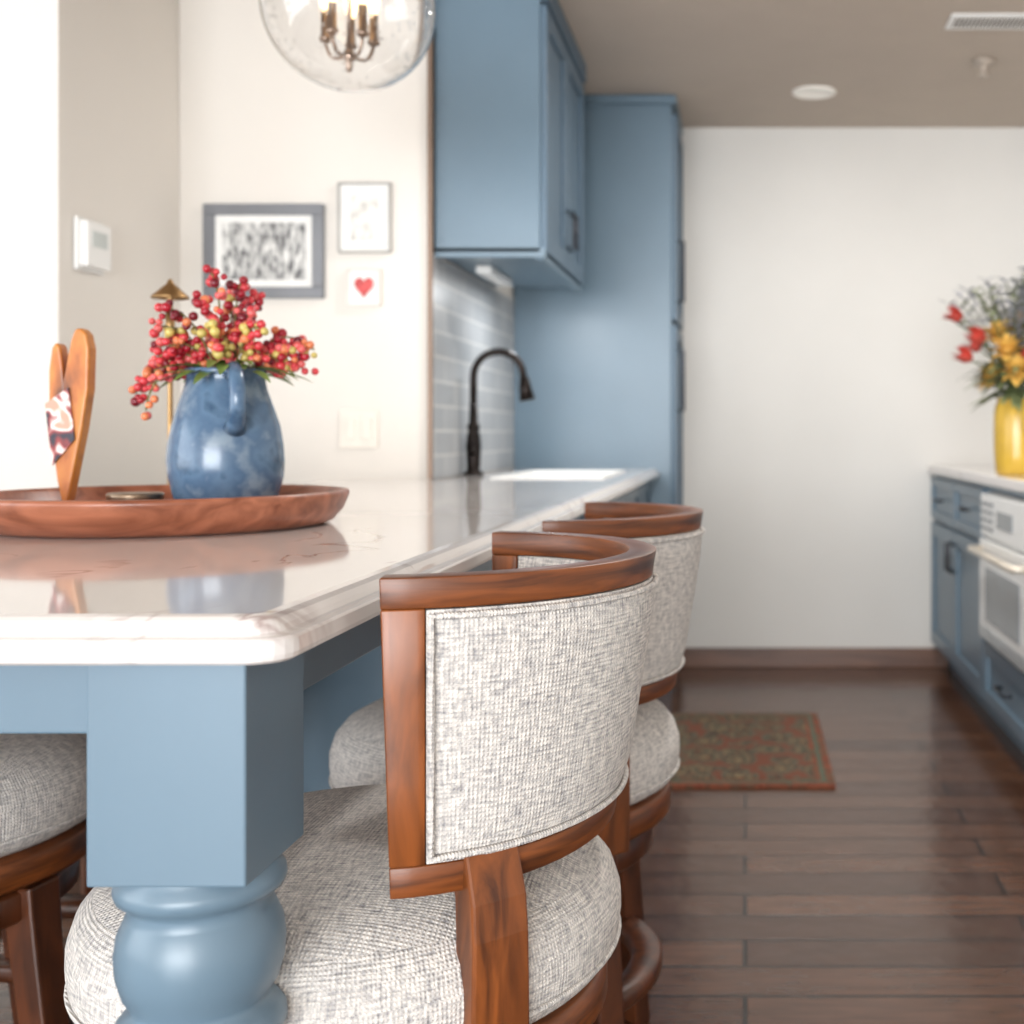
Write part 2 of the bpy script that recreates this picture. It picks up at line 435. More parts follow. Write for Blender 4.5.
# ---------------------------------------------------------------- pantry
pc = empty('pantry_cabinet', (-.6, 5.16, 0))
bm = bmesh.new()
box(bm, -.945, -.30, 4.9, 5.425, 0.0, 2.40)
box(bm, -.945, -.280, 4.885, 5.425, 2.40, 2.437)
Q(bm, pc); obj('carcass', bm, BLUE, pc, bevel=.004)
bm = bmesh.new()
shaker_x(bm, -.30, 1, 4.905, 5.42, .1, 1.5); shaker_x(bm, -.30, 1, 4.905, 5.42, 1.52, 2.36)
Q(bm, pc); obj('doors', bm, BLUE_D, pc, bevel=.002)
bm = bmesh.new()
for z in (1.15, 1.6):
    tube(bm, [(-.28, 4.96, z), (-.255, 4.96, z), (-.255, 4.96, z+.25), (-.28, 4.96, z+.25)], .007, 6)
Q(bm, pc); obj('pulls', bm, PEWTER, pc)

# ---------------------------------------------------------------- right-hand cabinets and oven
rc = empty('base_cabinet_run', (1.17, 4.0, 0))
XF = .86
bm = bmesh.new()
box(bm, XF, 1.495, 4.235, 5.425, .1, .875); box(bm, XF, 1.495, 2.6, 3.475, .1, .875)
box(bm, XF, 1.495, 3.475, 4.235, .1, .335); box(bm, XF, 1.495, 3.475, 4.235, .855, .875)
box(bm, XF+.06, 1.495, 2.6, 5.425, 0, .1)
Q(bm, rc); obj('carcass', bm, BLUE, rc, bevel=.002)
bm = bmesh.new()
for a, b_ in ((4.245, 4.83), (4.84, 5.42), (2.61, 3.465)):
    shaker_x(bm, XF, -1, a, b_, .12, .66, w=.06); shaker_x(bm, XF, -1, a, b_, .68, .86, w=.035)
shaker_x(bm, XF, -1, 3.48, 4.23, .12, .325, w=.045)
Q(bm, rc); obj('doors', bm, BLUE, rc, bevel=.002)
bm = bmesh.new(); box(bm, XF-.035, 1.497, 2.6, 5.425, .878, .915)
Q(bm, rc); obj('countertop', bm, QUARTZ, rc, bevel=.006)
bm = bmesh.new()
for y in (4.54, 5.13):
    tube(bm, [(XF-.02, y-.05, .77), (XF-.045, y-.05, .77), (XF-.045, y+.05, .77), (XF-.02, y+.05, .77)], .006, 6)
for y in (4.79, 4.88):
    tube(bm, [(XF-.02, y, .50), (XF-.045, y, .50), (XF-.045, y, .61), (XF-.02, y, .61)], .006, 6)
tube(bm, [(XF-.02, 3.78, .225), (XF-.045, 3.78, .225), (XF-.045, 3.92, .225), (XF-.02, 3.92, .225)], .006, 6)
Q(bm, rc); obj('pulls', bm, PEWTER, rc)
ov = empty('built_in_oven', (1.15, 3.855, .6))
bm = bmesh.new(); box(bm, XF-.01, 1.40, 3.48, 4.23, .34, .85)
box(bm, XF-.03, XF-.01, 3.485, 4.225, .70, .845)
box(bm, XF-.035, XF-.01, 3.485, 4.225, .345, .69)
Q(bm, ov); obj('body', bm, WHITE, ov, bevel=.004)
bm = bmesh.new(); box(bm, XF-.038, XF-.033, 3.60, 4.11, .42, .60)
box(bm, XF-.033, XF-.028, 3.72, 3.95, .745, .80)
for k in range(5): box(bm, XF-.037, XF-.034, 3.52, 4.19, .355+k*.008, .358+k*.008)
Q(bm, ov); obj('window_and_display', bm, mat('oven_glass', rgb(130, 136, 140), rough=.15), ov)
bm = bmesh.new()
for k in range(4):
    for s_ in (4.02, 4.09, 4.16): box(bm, XF-.034, XF-.029, s_, s_+.03, .725+k*.028, .735+k*.028)
Q(bm, ov); obj('buttons', bm, PEWTER, ov)
bm = bmesh.new(); tube(bm, [(XF-.03, 4.18, .655), (XF-.075, 4.18, .655), (XF-.075, 3.53, .655), (XF-.03, 3.53, .655)], .012, 10)
Q(bm, ov); obj('handle', bm, mat('brushed_nickel_handle', rgb(236, 226, 210), rough=.3, metal=.5), ov)

# ---------------------------------------------------------------- stools
def bar_stool(x, y, face=0, legrot=math.pi/4):
    e = empty('bar_stool', (x, y, 0), face)
    bm = bmesh.new()
    prof = [(0, .632), (.08, .631), (.15, .627), (.195, .620), (.228, .611), (.255, .597), (.271, .578), (.2785, .555), (.279, .535), (.276, .515), (.267, .497), (.25, .487), (0, .486)]
    lathe(bm, prof, 64); obj('seat', bm, FAB, e)
    bm = bmesh.new(); uvl = bm.loops.layers.uv.verify()
    tube(bm, [(.2765*math.cos(a), .2765*math.sin(a), .513) for a in [2*math.pi*i/72 for i in range(72)]], .003, 8, closed=True)
    for f in bm.faces:
        for lp in f.loops: lp[uvl].uv = (lp.vert.co.x+lp.vert.co.y, lp.vert.co.z)
    obj('seat_piping', bm, FAB, e)
    bm = bmesh.new()
    lathe(bm, [(0, .485), (.258, .485), (.264, .478), (.264, .446), (.258, .438), (.2, .436), (0, .436)], 64)
    lathe(bm, [(0, .436), (.12, .436), (.12, .425), (0, .425)], 32)
    obj('swivel_ring', bm, STOOLR, e)
    bm = bmesh.new()
    lathe(bm, [(0, .425), (.228, .425), (.234, .419), (.234, .386), (.228, .38), (0, .38)], 64)
    obj('leg_frame', bm, STOOLW2, e)
    for i in range(4):
        a = legrot+i*math.pi/2
        bm = bmesh.new(); prev = None
        for j in range(13):
            t = j/12
            z = .428*(1-t); r = .222+.05*t**1.8+.010*math.sin(math.pi*t)
            hw = .029-.010*t; hd = .024-.007*t
            c, s = math.cos(a), math.sin(a)
            ring = [bm.verts.new((c*(r+u*hd)-s*v*hw, s*(r+u*hd)+c*v*hw, z)) for u, v in ((-1, -1), (1, -1), (1, 1), (-1, 1))]
            if prev:
                for k in range(4): bm.faces.new([prev[k], prev[(k+1) % 4], ring[(k+1) % 4], ring[k]])
            else: bm.faces.new(ring)
            prev = ring
        bm.faces.new(prev[::-1]); obj('leg_%d' % (i+1), bm, STOOLW2, e, bevel=.004)
    bm = bmesh.new()
    lathe(bm, [(.205, .175), (.245, .175), (.25, .18), (.25, .198), (.245, .203), (.205, .203), (.2, .198), (.2, .18), (.205, .175)], 64)
    obj('foot_ring', bm, STOOLW2, e)
    Z0, Z1 = .645, .929; TH = math.radians(82)
    def pt(th, t, off):
        rx = .198+.059*t; ry = .245+.013*t; cx = .075-.014*t
        z = Z0+(Z1-Z0)*t
        n = Vector((math.cos(th)/rx, math.sin(th)/ry, 0)).normalized()
        return Vector((cx+rx*math.cos(th), ry*math.sin(th), z))+n*off
    def shell(bm, a0, a1, t0, t1, o0, o1, na=28, nt=3, puff=0):
        uvl = bm.loops.layers.uv.verify()
        g = {}
        for side, of in ((0, o0), (1, o1)):
            for i in range(na+1):
                for j in range(nt+1):
                    th = a0+(a1-a0)*i/na; t = t0+(t1-t0)*j/nt
                    u = i/na; v = j/nt
                    q = 1-(2*u-1)**8; w_ = 1-(2*v-1)**6
                    p_ = puff*min(q, w_) if puff else 0
                    g[side, i, j] = bm.verts.new(pt(th, t, of+(p_ if side else -p_)))
        def F(ks):
            f = bm.faces.new([g[k] for k in ks]); f.smooth = True
            for lp, k in zip(f.loops, ks):
                lp[uvl].uv = ((a0+(a1-a0)*k[1]/na)*.25, Z0+(Z1-Z0)*(t0+(t1-t0)*k[2]/nt))
        for i in range(na):
            for j in range(nt):
                F([(1, i, j), (1, i+1, j), (1, i+1, j+1), (1, i, j+1)])
                F([(0, i, j), (0, i, j+1), (0, i+1, j+1), (0, i+1, j)])
            F([(0, i, 0), (0, i+1, 0), (1, i+1, 0), (1, i, 0)])
            F([(0, i, nt), (1, i, nt), (1, i+1, nt), (0, i+1, nt)])
        for j in range(nt):
            F([(0, 0, j), (1, 0, j), (1, 0, j+1), (0, 0, j+1)])
            F([(0, na, j), (0, na, j+1), (1, na, j+1), (1, na, j)])
    sw = .038/.25; tr = .028/(Z1-Z0)
    def part(name, a0, a1, t0, t1, m, o0=-.03, o1=0, **k):
        bm = bmesh.new(); shell(bm, a0, a1, t0, t1, o0, o1, **k)
        o = obj(name, bm, m, e, bevel=0 if m is FAB else .0015)
        md = o.modifiers.new('es', 'EDGE_SPLIT'); md.split_angle = .9
    part('back_rail_top', -TH, TH, 1-tr, 1, STOOLR, o0=-.030, o1=0, nt=1)
    part('back_rail_bottom', -TH, TH, 0, tr, STOOLR, nt=1)
    part('back_stile_1', -TH, -TH+sw, tr, 1-tr, STOOLW, na=5)
    part('back_stile_2', TH-sw, TH, tr, 1-tr, STOOLW, na=5)
    part('back_upholstery', -TH+sw+.003, TH-sw-.003, tr+.004, 1-tr-.004, FAB, o0=-.026, o1=.0, na=60, nt=16, puff=.007)
    bm = bmesh.new(); uvl = bm.loops.layers.uv.verify()
    a0, a1, t0, t1 = -TH+sw+.018, TH-sw-.018, tr+.026, 1-tr-.022
    n = 50
    path = [pt(a0+(a1-a0)*i/n, t0, .0055) for i in range(n+1)]+[pt(a1, t0+(t1-t0)*j/12, .0055) for j in range(1, 12)] + \
           [pt(a1+(a0-a1)*i/n, t1, .0055) for i in range(n+1)]+[pt(a0, t1+(t0-t1)*j/12, .0055) for j in range(1, 12)]
    tube(bm, path, .0032, 8, closed=True)
    for f in bm.faces:
        for lp in f.loops: lp[uvl].uv = (lp.vert.co.x+lp.vert.co.y, lp.vert.co.z)
    obj('back_piping', bm, FAB, e)
    for k, a in enumerate((-math.radians(48), math.radians(48))):
        bm = bmesh.new(); prev = None
        for j in range(9):
            t = j/8; z = .70-.262*t
            r = .284+.003*math.sin(math.pi*t) if t > .25 else .262+.022*(t/.25)
            hw = .027+.004*t
            c, s = math.cos(a), math.sin(a)
            ring = [bm.verts.new((c*(r+u)-s*v*hw, s*(r+u)+c*v*hw, z)) for u, v in ((-.028, -1), (.006, -1), (.006, 1), (-.028, 1))]
            if prev:
                for q in range(4): bm.faces.new([prev[q], prev[(q+1) % 4], ring[(q+1) % 4], ring[q]])
            else: bm.faces.new(ring)
            prev = ring
        bm.faces.new(prev[::-1]); obj('back_support_%d' % (k+1), bm, STOOLW, e, bevel=.003)
    return e
bar_stool(-.414, 1.295)
bar_stool(-.386, 1.965)
bar_stool(-1.22, 1.72, math.pi, math.radians(170))
bar_stool(-1.23, 2.42, math.pi)

# ---------------------------------------------------------------- tray and things on it
TZ = .9155
tr_ = empty('serving_tray', (-.88, 1.82, TZ))
bm = bmesh.new()
lathe(bm, [(0, 0), (.228, 0), (.242, .005), (.258, .024), (.266, .044), (.266, .051), (.258, .052), (.253, .047), (.245, .030), (.232, .014), (.22, .011), (0, .011)], 96)
obj('dish', bm, TRAYW, tr_)
tin = empty('candle_tin', (-.945, 1.86, TZ+.0115))
bm = bmesh.new(); lathe(bm, [(0, 0), (.038, 0), (.04, .004), (.04, .030), (.041, .034), (.038, .036), (0, .034)], 40)
obj('tin', bm, mat('tin_metal', rgb(150, 130, 110), rough=.35, metal=.9), tin)

pv = empty('ceramic_pitcher', (-.815, 1.885, TZ+.0115), math.radians(32))
GLAZE = spots_mat('blue_glaze', [rgb(52, 78, 104), rgb(88, 114, 140), rgb(74, 100, 128), rgb(122, 140, 156)], scale=17, rough=.2)
bm = bmesh.new()
lathe(bm, [(0, 0), (.060, 0), (.067, .005), (.077, .03), (.084, .06), (.086, .085), (.0845, .11), (.079, .14), (.070, .17), (.061, .197), (.0575, .212), (.058, .222), (.061, .228), (.058, .229), (.054, .22), (.053, .21), (.056, .195), (.066, .165), (.077, .12), (.078, .06), (0, .02)], 64)
for v in bm.verts:
    if v.co.z > .17 and v.co.y > .02:
        k = (v.co.z-.17)/.06*max(0, v.co.y-.02)/.04
        if abs(v.co.x) < .03: v.co.y += .018*k; v.co.z += .004*k
    # gentle hand-thrown dents
    a = math.atan2(v.co.y, v.co.x); k = 1+.012*math.sin(3*a+v.co.z*40)*math.sin(v.co.z*30)
    v.co.x *= k; v.co.y *= k
obj('body', bm, GLAZE, pv)
bm = bmesh.new()
hp = [(0, -.054, .219), (0, -.073, .226), (0, -.092, .216), (0, -.104, .194), (0, -.104, .168), (0, -.094, .148), (0, -.078, .136)]
tube(bm, hp, [.013, .012, .0115, .0115, .0115, .013, .016], 14)
obj('handle', bm, GLAZE, pv)

bb = empty('berry_bouquet', (-.810, 1.885, TZ+.232)); bb.scale = (.95, .95, .96)
bcols = [rgb(160, 26, 44), rgb(196, 56, 64), rgb(218, 126, 84), rgb(190, 172, 96), rgb(112, 20, 36), rgb(208, 92, 90)]
bm_b = [bmesh.new() for _ in bcols]; bms = bmesh.new(); bml = bmesh.new()
tips = [(-88, -22), (-84, 2), (-78, 28), (-60, 46), (-42, 62), (-20, 72), (-6, 84), (2, 98), (12, 94), (18, 78), (8, 60), (34, 58), (48, 44), (62, 38), (84, 26), (76, 4), (56, 10), (-62, 16), (-30, 40), (0, 42), (20, 36), (-45, 26), (38, 20), (-15, 25), (-75, -4), (-50, 6), (-28, 12), (66, 22), (10, 20)]
for k, (dx, dz) in enumerate(tips):
    yd = random.uniform(-.08, .05)
    tip = Vector((dx/640, yd, dz/640+.002)); base = Vector((dx/6000, yd*.2, -.02))
    midp = Vector((dx/1200, yd*.5, max(dz/900, .0)+.035))
    path = bez(base, midp, tip, 10)
    tube(bms, path, .0016, 5)
    bias = random.random()
    for i in range(3, 10):
        for _ in range(3 if i > 5 else 2):
            d = Vector((random.gauss(0, 1), random.gauss(0, 1), random.gauss(0, 1))).normalized()*random.uniform(.008, .017)
            r = random.uniform(.0052, .0084)
            ci = random.choice([0, 0, 1, 1, 2, 4, 5]) if bias < .68 else random.choice([2, 3, 3, 5, 1])
            ball(bm_b[ci], path[i]+d, r, 2)
path = bez((-.02, -.05, 0), (-.10, -.06, .02), (-.108, -.06, -.06), 10)
tube(bms, path, .0016, 5)
for i in range(3, 10):
    for _ in range(3):
        d = Vector((random.gauss(0, 1), random.gauss(0, 1), random.gauss(0, 1))).normalized()*.010
        ball(bm_b[random.choice([0, 1, 2, 5])], path[i]+d, random.uniform(.005, .0068), 2)
def leaf(bm, p0, d, L_, W_, droop=.3, mi=0):
    d = Vector(d).normalized(); side = d.cross(Vector((0, 0, 1)))
    if side.length < .01: side = Vector((1, 0, 0))
    side.normalize(); p0 = Vector(p0); rows = []
    for i in range(7):
        t = i/6; w_ = W_*math.sin(math.pi*min(1, t*.92+.06))**.8*.5
        c = p0+d*L_*t+Vector((0, 0, -droop*L_*t*t))
        rows.append((bm.verts.new(c-side*w_+Vector((0, 0, w_*.3))), bm.verts.new(c), bm.verts.new(c+side*w_+Vector((0, 0, w_*.3)))))
    for a, b_ in zip(rows, rows[1:]):
        for q in (0, 1):
            f = bm.faces.new([a[q], a[q+1], b_[q+1], b_[q]]); f.smooth = True; f.material_index = mi
for k in range(26):
    a = k/26*2*math.pi+random.uniform(-.1, .1)
    leaf(bml, (.035*math.cos(a), .035*math.sin(a), random.uniform(-.002, .015)), (math.cos(a), math.sin(a), random.uniform(-.05, .4)), random.uniform(.06, .10), .022, .35)
for i, b_ in enumerate(bm_b): obj('berries_%d' % (i+1), b_, mat('berry_%d' % (i+1), bcols[i], rough=.3, var=.25, scale=60), bb)
obj('stems', bms, mat('stem_green', rgb(110, 104, 58), rough=.6), bb)
obj('leaves', bml, mat('leaf_green', rgb(112, 136, 66), rough=.5, var=.25, scale=30), bb)

hs = empty('wooden_heart_sculpture', (-1.045, 1.86, TZ+.0115))
HW = spots_mat('orange_burl_wood', [rgb(90, 44, 16), rgb(176, 98, 36), rgb(200, 128, 52), rgb(120, 60, 24)], scale=9, rough=.35, stretch=(2, 1, .8))
px = [(71, 516), (80, 470), (88, 430), (94, 390), (95, 350), (92, 336), (87, 330), (81, 331), (77, 342), (73, 362), (70, 378), (68, 360), (66, 348), (62, 344), (58, 350), (55, 372), (55, 404), (58, 440), (63, 480)]
bm = bmesh.new(); prism(bm, [((x-73)/640, (516-z)/640) for x, z in px], -.012, .012)
obj('heart', bm, HW, hs, bevel=.004, segs=3)
bm = bmesh.new()
q = [((53-73)/640, (516-405)/640), ((60-73)/640, (516-466)/640), ((82-73)/640, (516-440)/640), ((76-73)/640, (516-389)/640)]
prism(bm, q, -.0155, -.0135)
CARD = spots_mat('snapshot_print', [rgb(22, 20, 50), rgb(26, 22, 48), rgb(30, 24, 46), rgb(150, 50, 50), rgb(235, 230, 226), rgb(215, 150, 130)], scale=34, rough=.3, detail=1)
obj('snapshot', bm, CARD, hs)

bl = empty('brass_table_lamp', (-1.025, 2.14, .9155))
bm = bmesh.new()
lathe(bm, [(0, 0), (.05, 0), (.052, .006), (.046, .012), (.008, .016), (.0045, .03), (.0045, .375), (.006, .38), (.006, .387), (0, .387)], 32)
lathe(bm, [(.005, .408), (.031, .384), (.032, .380), (.030, .380), (.004, .404)], 40)
lathe(bm, [(0, .400), (.006, .402), (.006, .408), (.003, .414), (0, .416)], 16)
lathe(bm, [(0, .30), (.008, .30), (.008, .36), (0, .36)], 16)
obj('stem_and_shade', bm, BRASS, bl)

# ---------------------------------------------------------------- pendant
pd = empty('pendant_light', (-.815, 2.47, 1.935))
def glass_mat():
    m, N, L, b = newmat('seeded_glass')
    b.inputs['Base Color'].default_value = (.99, .99, .99, 1); b.inputs['Transmission Weight'].default_value = 1
    b.inputs['Roughness'].default_value = 0.0; b.inputs['IOR'].default_value = 1.4
    tc = N.new('ShaderNodeTexCoord'); v = N.new('ShaderNodeTexVoronoi'); v.inputs['Scale'].default_value = 60
    L.new(tc.outputs['Object'], v.inputs['Vector'])
    rp = N.new('ShaderNodeValToRGB'); rp.color_ramp.elements[0].position = .08; rp.color_ramp.elements[1].position = .2
    L.new(v.outputs['Distance'], rp.inputs['Fac'])
    bp = N.new('ShaderNodeBump'); bp.inputs['Strength'].default_value = .3; bp.inputs['Distance'].default_value = .002
    L.new(rp.outputs['Color'], bp.inputs['Height']); L.new(bp.outputs['Normal'], b.inputs['Normal'])
    return m
R = .173
tt = [.09+.91*i/40 for i in range(41)]
outer = [(R*math.sin(math.pi*t), R*math.cos(math.pi*t)) for t in tt]; outer[-1] = (0, -R)
Ri = R-.0022
inner = [(Ri*math.sin(math.pi*t), Ri*math.cos(math.pi*t)) for t in tt]; inner[-1] = (0, -Ri)
bm = bmesh.new(); lathe(bm, outer[::-1]+inner, 64)
obj('globe', bm, glass_mat(), pd)
bm = bmesh.new()
lathe(bm, [(0, .185), (.055, .18), (.06, .165), (.058, .158), (0, .158)], 32)
tube(bm, [(0, 0, .17), (0, 0, .505)], .006, 10)
tube(bm, [(0, 0, .16), (0, 0, -.10)], .005, 10)
lathe(bm, [(0, .504), (.06, .504), (.06, .49), (.02, .48), (0, .48)], 32)
lathe(bm, [(0, -.138), (.005, -.135), (.008, -.126), (.005, -.118), (.011, -.112), (.013, -.10), (.008, -.09), (0, -.088)], 20)
NB = 5
for i in range(NB):
    a = math.radians(32+360/NB*i); c, s = math.cos(a), math.sin(a)
    tube(bm, bez((0, 0, -.10), (c*.045, s*.045, -.125), (c*.050, s*.050, -.07), 8), .0036, 8)
    lathe(bm, [(0, -.076), (.011, -.072), (.013, -.066), (.009, -.06), (.0085, -.01), (0, -.01)], 16, c*.050, s*.050)
obj('candelabra', bm, mat('antique_nickel', rgb(164, 144, 130), rough=.3, metal=1), pd)
bm = bmesh.new()
for i in range(NB):
    a = math.radians(32+360/NB*i); c, s = math.cos(a), math.sin(a)
    lathe(bm, [(0, 0), (.007, .002), (.013, .02), (.013, .035), (.006, .06), (.001, .075), (0, .075)], 16, c*.050, s*.050, -.01)
obj('bulbs', bm, mat('warm_bulb', rgb(255, 235, 200), emis=rgb(255, 220, 165), es=3), pd)

# ---------------------------------------------------------------- wall things
YW = 3.62
def framed(x, z, w, h, fw, fcol, mat_w, art, frame_d=.02, matcol=rgb(236, 235, 232)):
    e = empty('picture_frame', (x, YW, z))
    bm = bmesh.new(); d = -frame_d
    box(bm, -w/2, w/2, d, -.001, h/2-fw, h/2); box(bm, -w/2, w/2, d, -.001, -h/2, -h/2+fw)
    box(bm, -w/2, -w/2+fw, d, -.001, -h/2+fw, h/2-fw); box(bm, w/2-fw, w/2, d, -.001, -h/2+fw, h/2-fw)
    obj('frame', bm, fcol, e, bevel=.002)
    boxobj('mat_board', (-w/2+fw, w/2-fw, d+.01, -.001, -h/2+fw, h/2-fw), mat('mat_board', matcol, rough=.9), e)
    if art:
        boxobj('print', (-w/2+fw+mat_w, w/2-fw-mat_w, d+.008, d+.01, -h/2+fw+mat_w, h/2-fw-mat_w), art, e)
    return e
BW = spots_mat('bw_photo', [rgb(60, 60, 62), rgb(150, 150, 150), rgb(190, 190, 188), rgb(225, 225, 222)], scale=52, rough=.4, stretch=(1.8, 1, .6))
SK = spots_mat('pencil_sketch', [rgb(195, 193, 188), rgb(228, 225, 220), rgb(236, 233, 228)], scale=35, rough=.8)
framed(-1.447, 1.604, .362, .284, .034, mat('pewter_frame', rgb(116, 118, 123), rough=.4, metal=.2), .022, BW)
framed(-1.144, 1.705, .16, .212, .007, mat('silver_frame', rgb(170, 168, 164), rough=.4, metal=.3), .03, SK)
h3 = framed(-1.146, 1.495, .102, .112, .006, mat('white_frame', rgb(225, 220, 214), rough=.5), .01, None)
bm = bmesh.new(); hp = []
for i in range(36):
    t = i/36*2*math.pi
    hp.append((16*math.sin(t)**3*.0018, (13*math.cos(t)-5*math.cos(2*t)-2*math.cos(3*t)-math.cos(4*t))*.0022+.003))
prism(bm, hp, -.013, -.0095); obj('red_heart', bm, mat('red_watercolor', rgb(200, 88, 88), rough=.8, var=.3, scale=40), h3)
ls = empty('light_switch', (-1.163, YW, 1.07))
bm = bmesh.new(); box(bm, -.058, .058, -.007, -.001, -.058, .058); box(bm, -.04, -.01, -.011, -.007, -.032, .032); box(bm, .01, .04, -.011, -.007, -.032, .032)
obj('plate', bm, mat('almond_plastic', rgb(228, 222, 212), rough=.5), ls, bevel=.002)
th = empty('thermostat', (NX, 3.112, 1.541))
bm = bmesh.new(); box(bm, .001, .012, -.066, .066, -.068, .068); box(bm, .012, .034, -.058, .058, -.058, .058)
obj('body', bm, WHITE, th, bevel=.004)
boxobj('screen', (.034, .036, -.035, .035, -.005, .035), mat('lcd_screen', rgb(200, 206, 204), rough=.2), th)

# ---------------------------------------------------------------- ceiling things
rl = empty('recessed_light', (.28, 4.86, H))
bm = bmesh.new(); lathe(bm, [(0, -.004), (.07, -.004), (.075, -.010), (.088, -.006), (.090, -.001), (0, -.001)], 40)
obj('trim_ring', bm, mat('ceiling_light_white', rgb(240, 236, 228), rough=.5, emis=rgb(255, 248, 238), es=.12), rl)
av = empty('air_vent', (.83, 4.02, H))
bm = bmesh.new(); box(bm, -.15, .17, -.07, .07, -.008, -.001)
obj('plate', bm, WHITE, av, bevel=.002)
bm = bmesh.new()
for k in range(20): box(bm, -.13+k*.014, -.124+k*.014, -.045, .045, -.011, -.008)
obj('louvers', bm, mat('vent_slots', rgb(130, 124, 118), rough=.6), av)
sp = empty('fire_sprinkler', (.885, 4.45, H))
bm = bmesh.new(); lathe(bm, [(0, -.001), (.045, -.001), (.042, -.014), (.018, -.022), (.014, -.045), (.022, -.052), (.022, -.060), (0, -.064)], 24)
obj('head', bm, mat('sprinkler_metal', rgb(176, 164, 152), rough=.4, metal=.3), sp)

# ---------------------------------------------------------------- rug
rg = empty('area_rug', (-.04, 4.03, 0))
def rug_mat():
    m, N, L, b = newmat('rug_pattern'); b.inputs['Roughness'].default_value = .95
    tc = N.new('ShaderNodeTexCoord')
    v = N.new('ShaderNodeTexVoronoi'); v.inputs['Scale'].default_value = 9; v.inputs['Randomness'].default_value = .55
    n = N.new('ShaderNodeTexNoise'); n.inputs['Scale'].default_value = 26; n.inputs['Detail'].default_value = 3
    L.new(tc.outputs['Object'], v.inputs['Vector']); L.new(tc.outputs['Object'], n.inputs['Vector'])
    ad = N.new('ShaderNodeMath'); ad.operation = 'MULTIPLY_ADD'; ad.inputs[1].default_value = .7
    L.new(n.outputs['Fac'], ad.inputs[0]); L.new(v.outputs['Distance'], ad.inputs[2])
    rp = N.new('ShaderNodeValToRGB'); e = rp.color_ramp.elements; rp.color_ramp.interpolation = 'CONSTANT'
    e[0].position = 0; e[0].color = rgb(146, 126, 92); e[1].position = .9; e[1].color = rgb(118, 70, 52)
    for p_, c_ in ((.46, rgb(100, 66, 50)), (.54, rgb(78, 80, 66)), (.64, rgb(132, 112, 84)), (.72, rgb(74, 58, 48)), (.8, rgb(96, 94, 78))):
        x = e.new(p_); x.color = c_
    L.new(ad.outputs[0], rp.inputs['Fac']); L.new(rp.outputs['Color'], b.inputs['Base Color'])
    return m
RC = rug_mat()
RBm = spots_mat('rug_border', [rgb(110, 56, 40), rgb(146, 82, 58), rgb(104, 64, 46), rgb(96, 94, 76)], scale=30, rough=.95)
bm = bmesh.new(); box(bm, -.31, .31, -.46, .46, .001, .010); obj('border', bm, RBm, rg)
bm = bmesh.new(); box(bm, -.255, .255, -.40, .40, .010, .0125); obj('field', bm, RC, rg)
bm = bmesh.new()
for a in (-.285, .270): box(bm, a, a+.015, -.435, .435, .010, .0122)
for a in (-.435, .420): box(bm, -.27, .27, a, a+.015, .010, .0122)
obj('border_stripe', bm, mat('rug_stripe', rgb(92, 100, 84), rough=.95), rg)

# ---------------------------------------------------------------- yellow vase bouquet
VX = .930
yv = empty('yellow_vase', (VX, 4.12, .9155))
bm = bmesh.new(); lathe(bm, [(0, 0), (.062, 0), (.068, .006), (.073, .06), (.075, .14), (.074, .20), (.068, .235), (.062, .25), (.066, .262), (.062, .262), (.058, .25), (.068, .2), (.068, .05), (0, .02)], 48)
for v in bm.verts:
    a = math.atan2(v.co.y, v.co.x); r_ = math.hypot(v.co.x, v.co.y)
    if r_ > .03: k = 1+.02*math.cos(a*16); v.co.x *= k; v.co.y *= k
obj('vase', bm, mat('yellow_glaze', rgb(206, 168, 66), rough=.25, var=.12), yv)
fb = empty('flower_bouquet', (VX, 4.12, .9155+.255)); fb.scale = (1.12, 1, 1.02)
bst = bmesh.new(); blf = bmesh.new(); bred = bmesh.new(); byel = bmesh.new(); bgry = bmesh.new()
def flower(bm, c, r, n=9, layers=3, up=(0, 0, 1)):
    c = Vector(c); up = Vector(up).normalized(); a = up.orthogonal().normalized(); b_ = up.cross(a)
    for l in range(layers):
        for i in range(n):
            an = 2*math.pi*(i+.5*l)/n; tilt = .25+.45*l
            d = (a*math.cos(an)+b_*math.sin(an))*math.cos(tilt)+up*math.sin(tilt)
            leaf(bm, c, d, r*(1-.2*l), r*.55, -.1)
    ball(bm, c+up*r*.15, r*.3, 1)
def tulip(bm, c, r, d):
    c = Vector(c); d = Vector(d).normalized()
    a = d.orthogonal().normalized(); b_ = d.cross(a)
    for i in range(6):
        an = i*math.pi/3; o = (a*math.cos(an)+b_*math.sin(an))
        leaf(bm, c+o*r*.3, d+o*.25, r*1.8, r*1.1, 0)
    ball(bm, c+d*r*.6, r*.55, 2)
red = [(-.17, -.02, .27), (-.15, -.06, .13), (-.10, .04, .17), (-.12, -.08, .19), (.06, -.08, .24), (.16, 0, .18), (.02, -.1, .12), (.1, -.05, .3)]
yel = [(-.045, -.09, .16), (-.02, -.11, .09), (.03, -.04, .25), (-.07, .02, .07), (.10, -.08, .11), (0, -.02, .22), (-.06, -.05, .21)]
for p_ in red:
    tube(bst, bez((0, 0, -.05), (p_[0]*.3, p_[1]*.3, p_[2]*.7), p_, 8), .0025, 5); tulip(bred, p_, .034, (p_[0], p_[1], .08))
for p_ in yel:
    tube(bst, bez((0, 0, -.05), (p_[0]*.3, p_[1]*.3, p_[2]*.7), p_, 8), .0025, 5); flower(byel, p_, .066, up=(p_[0], p_[1]-.05, p_[2]*.6))
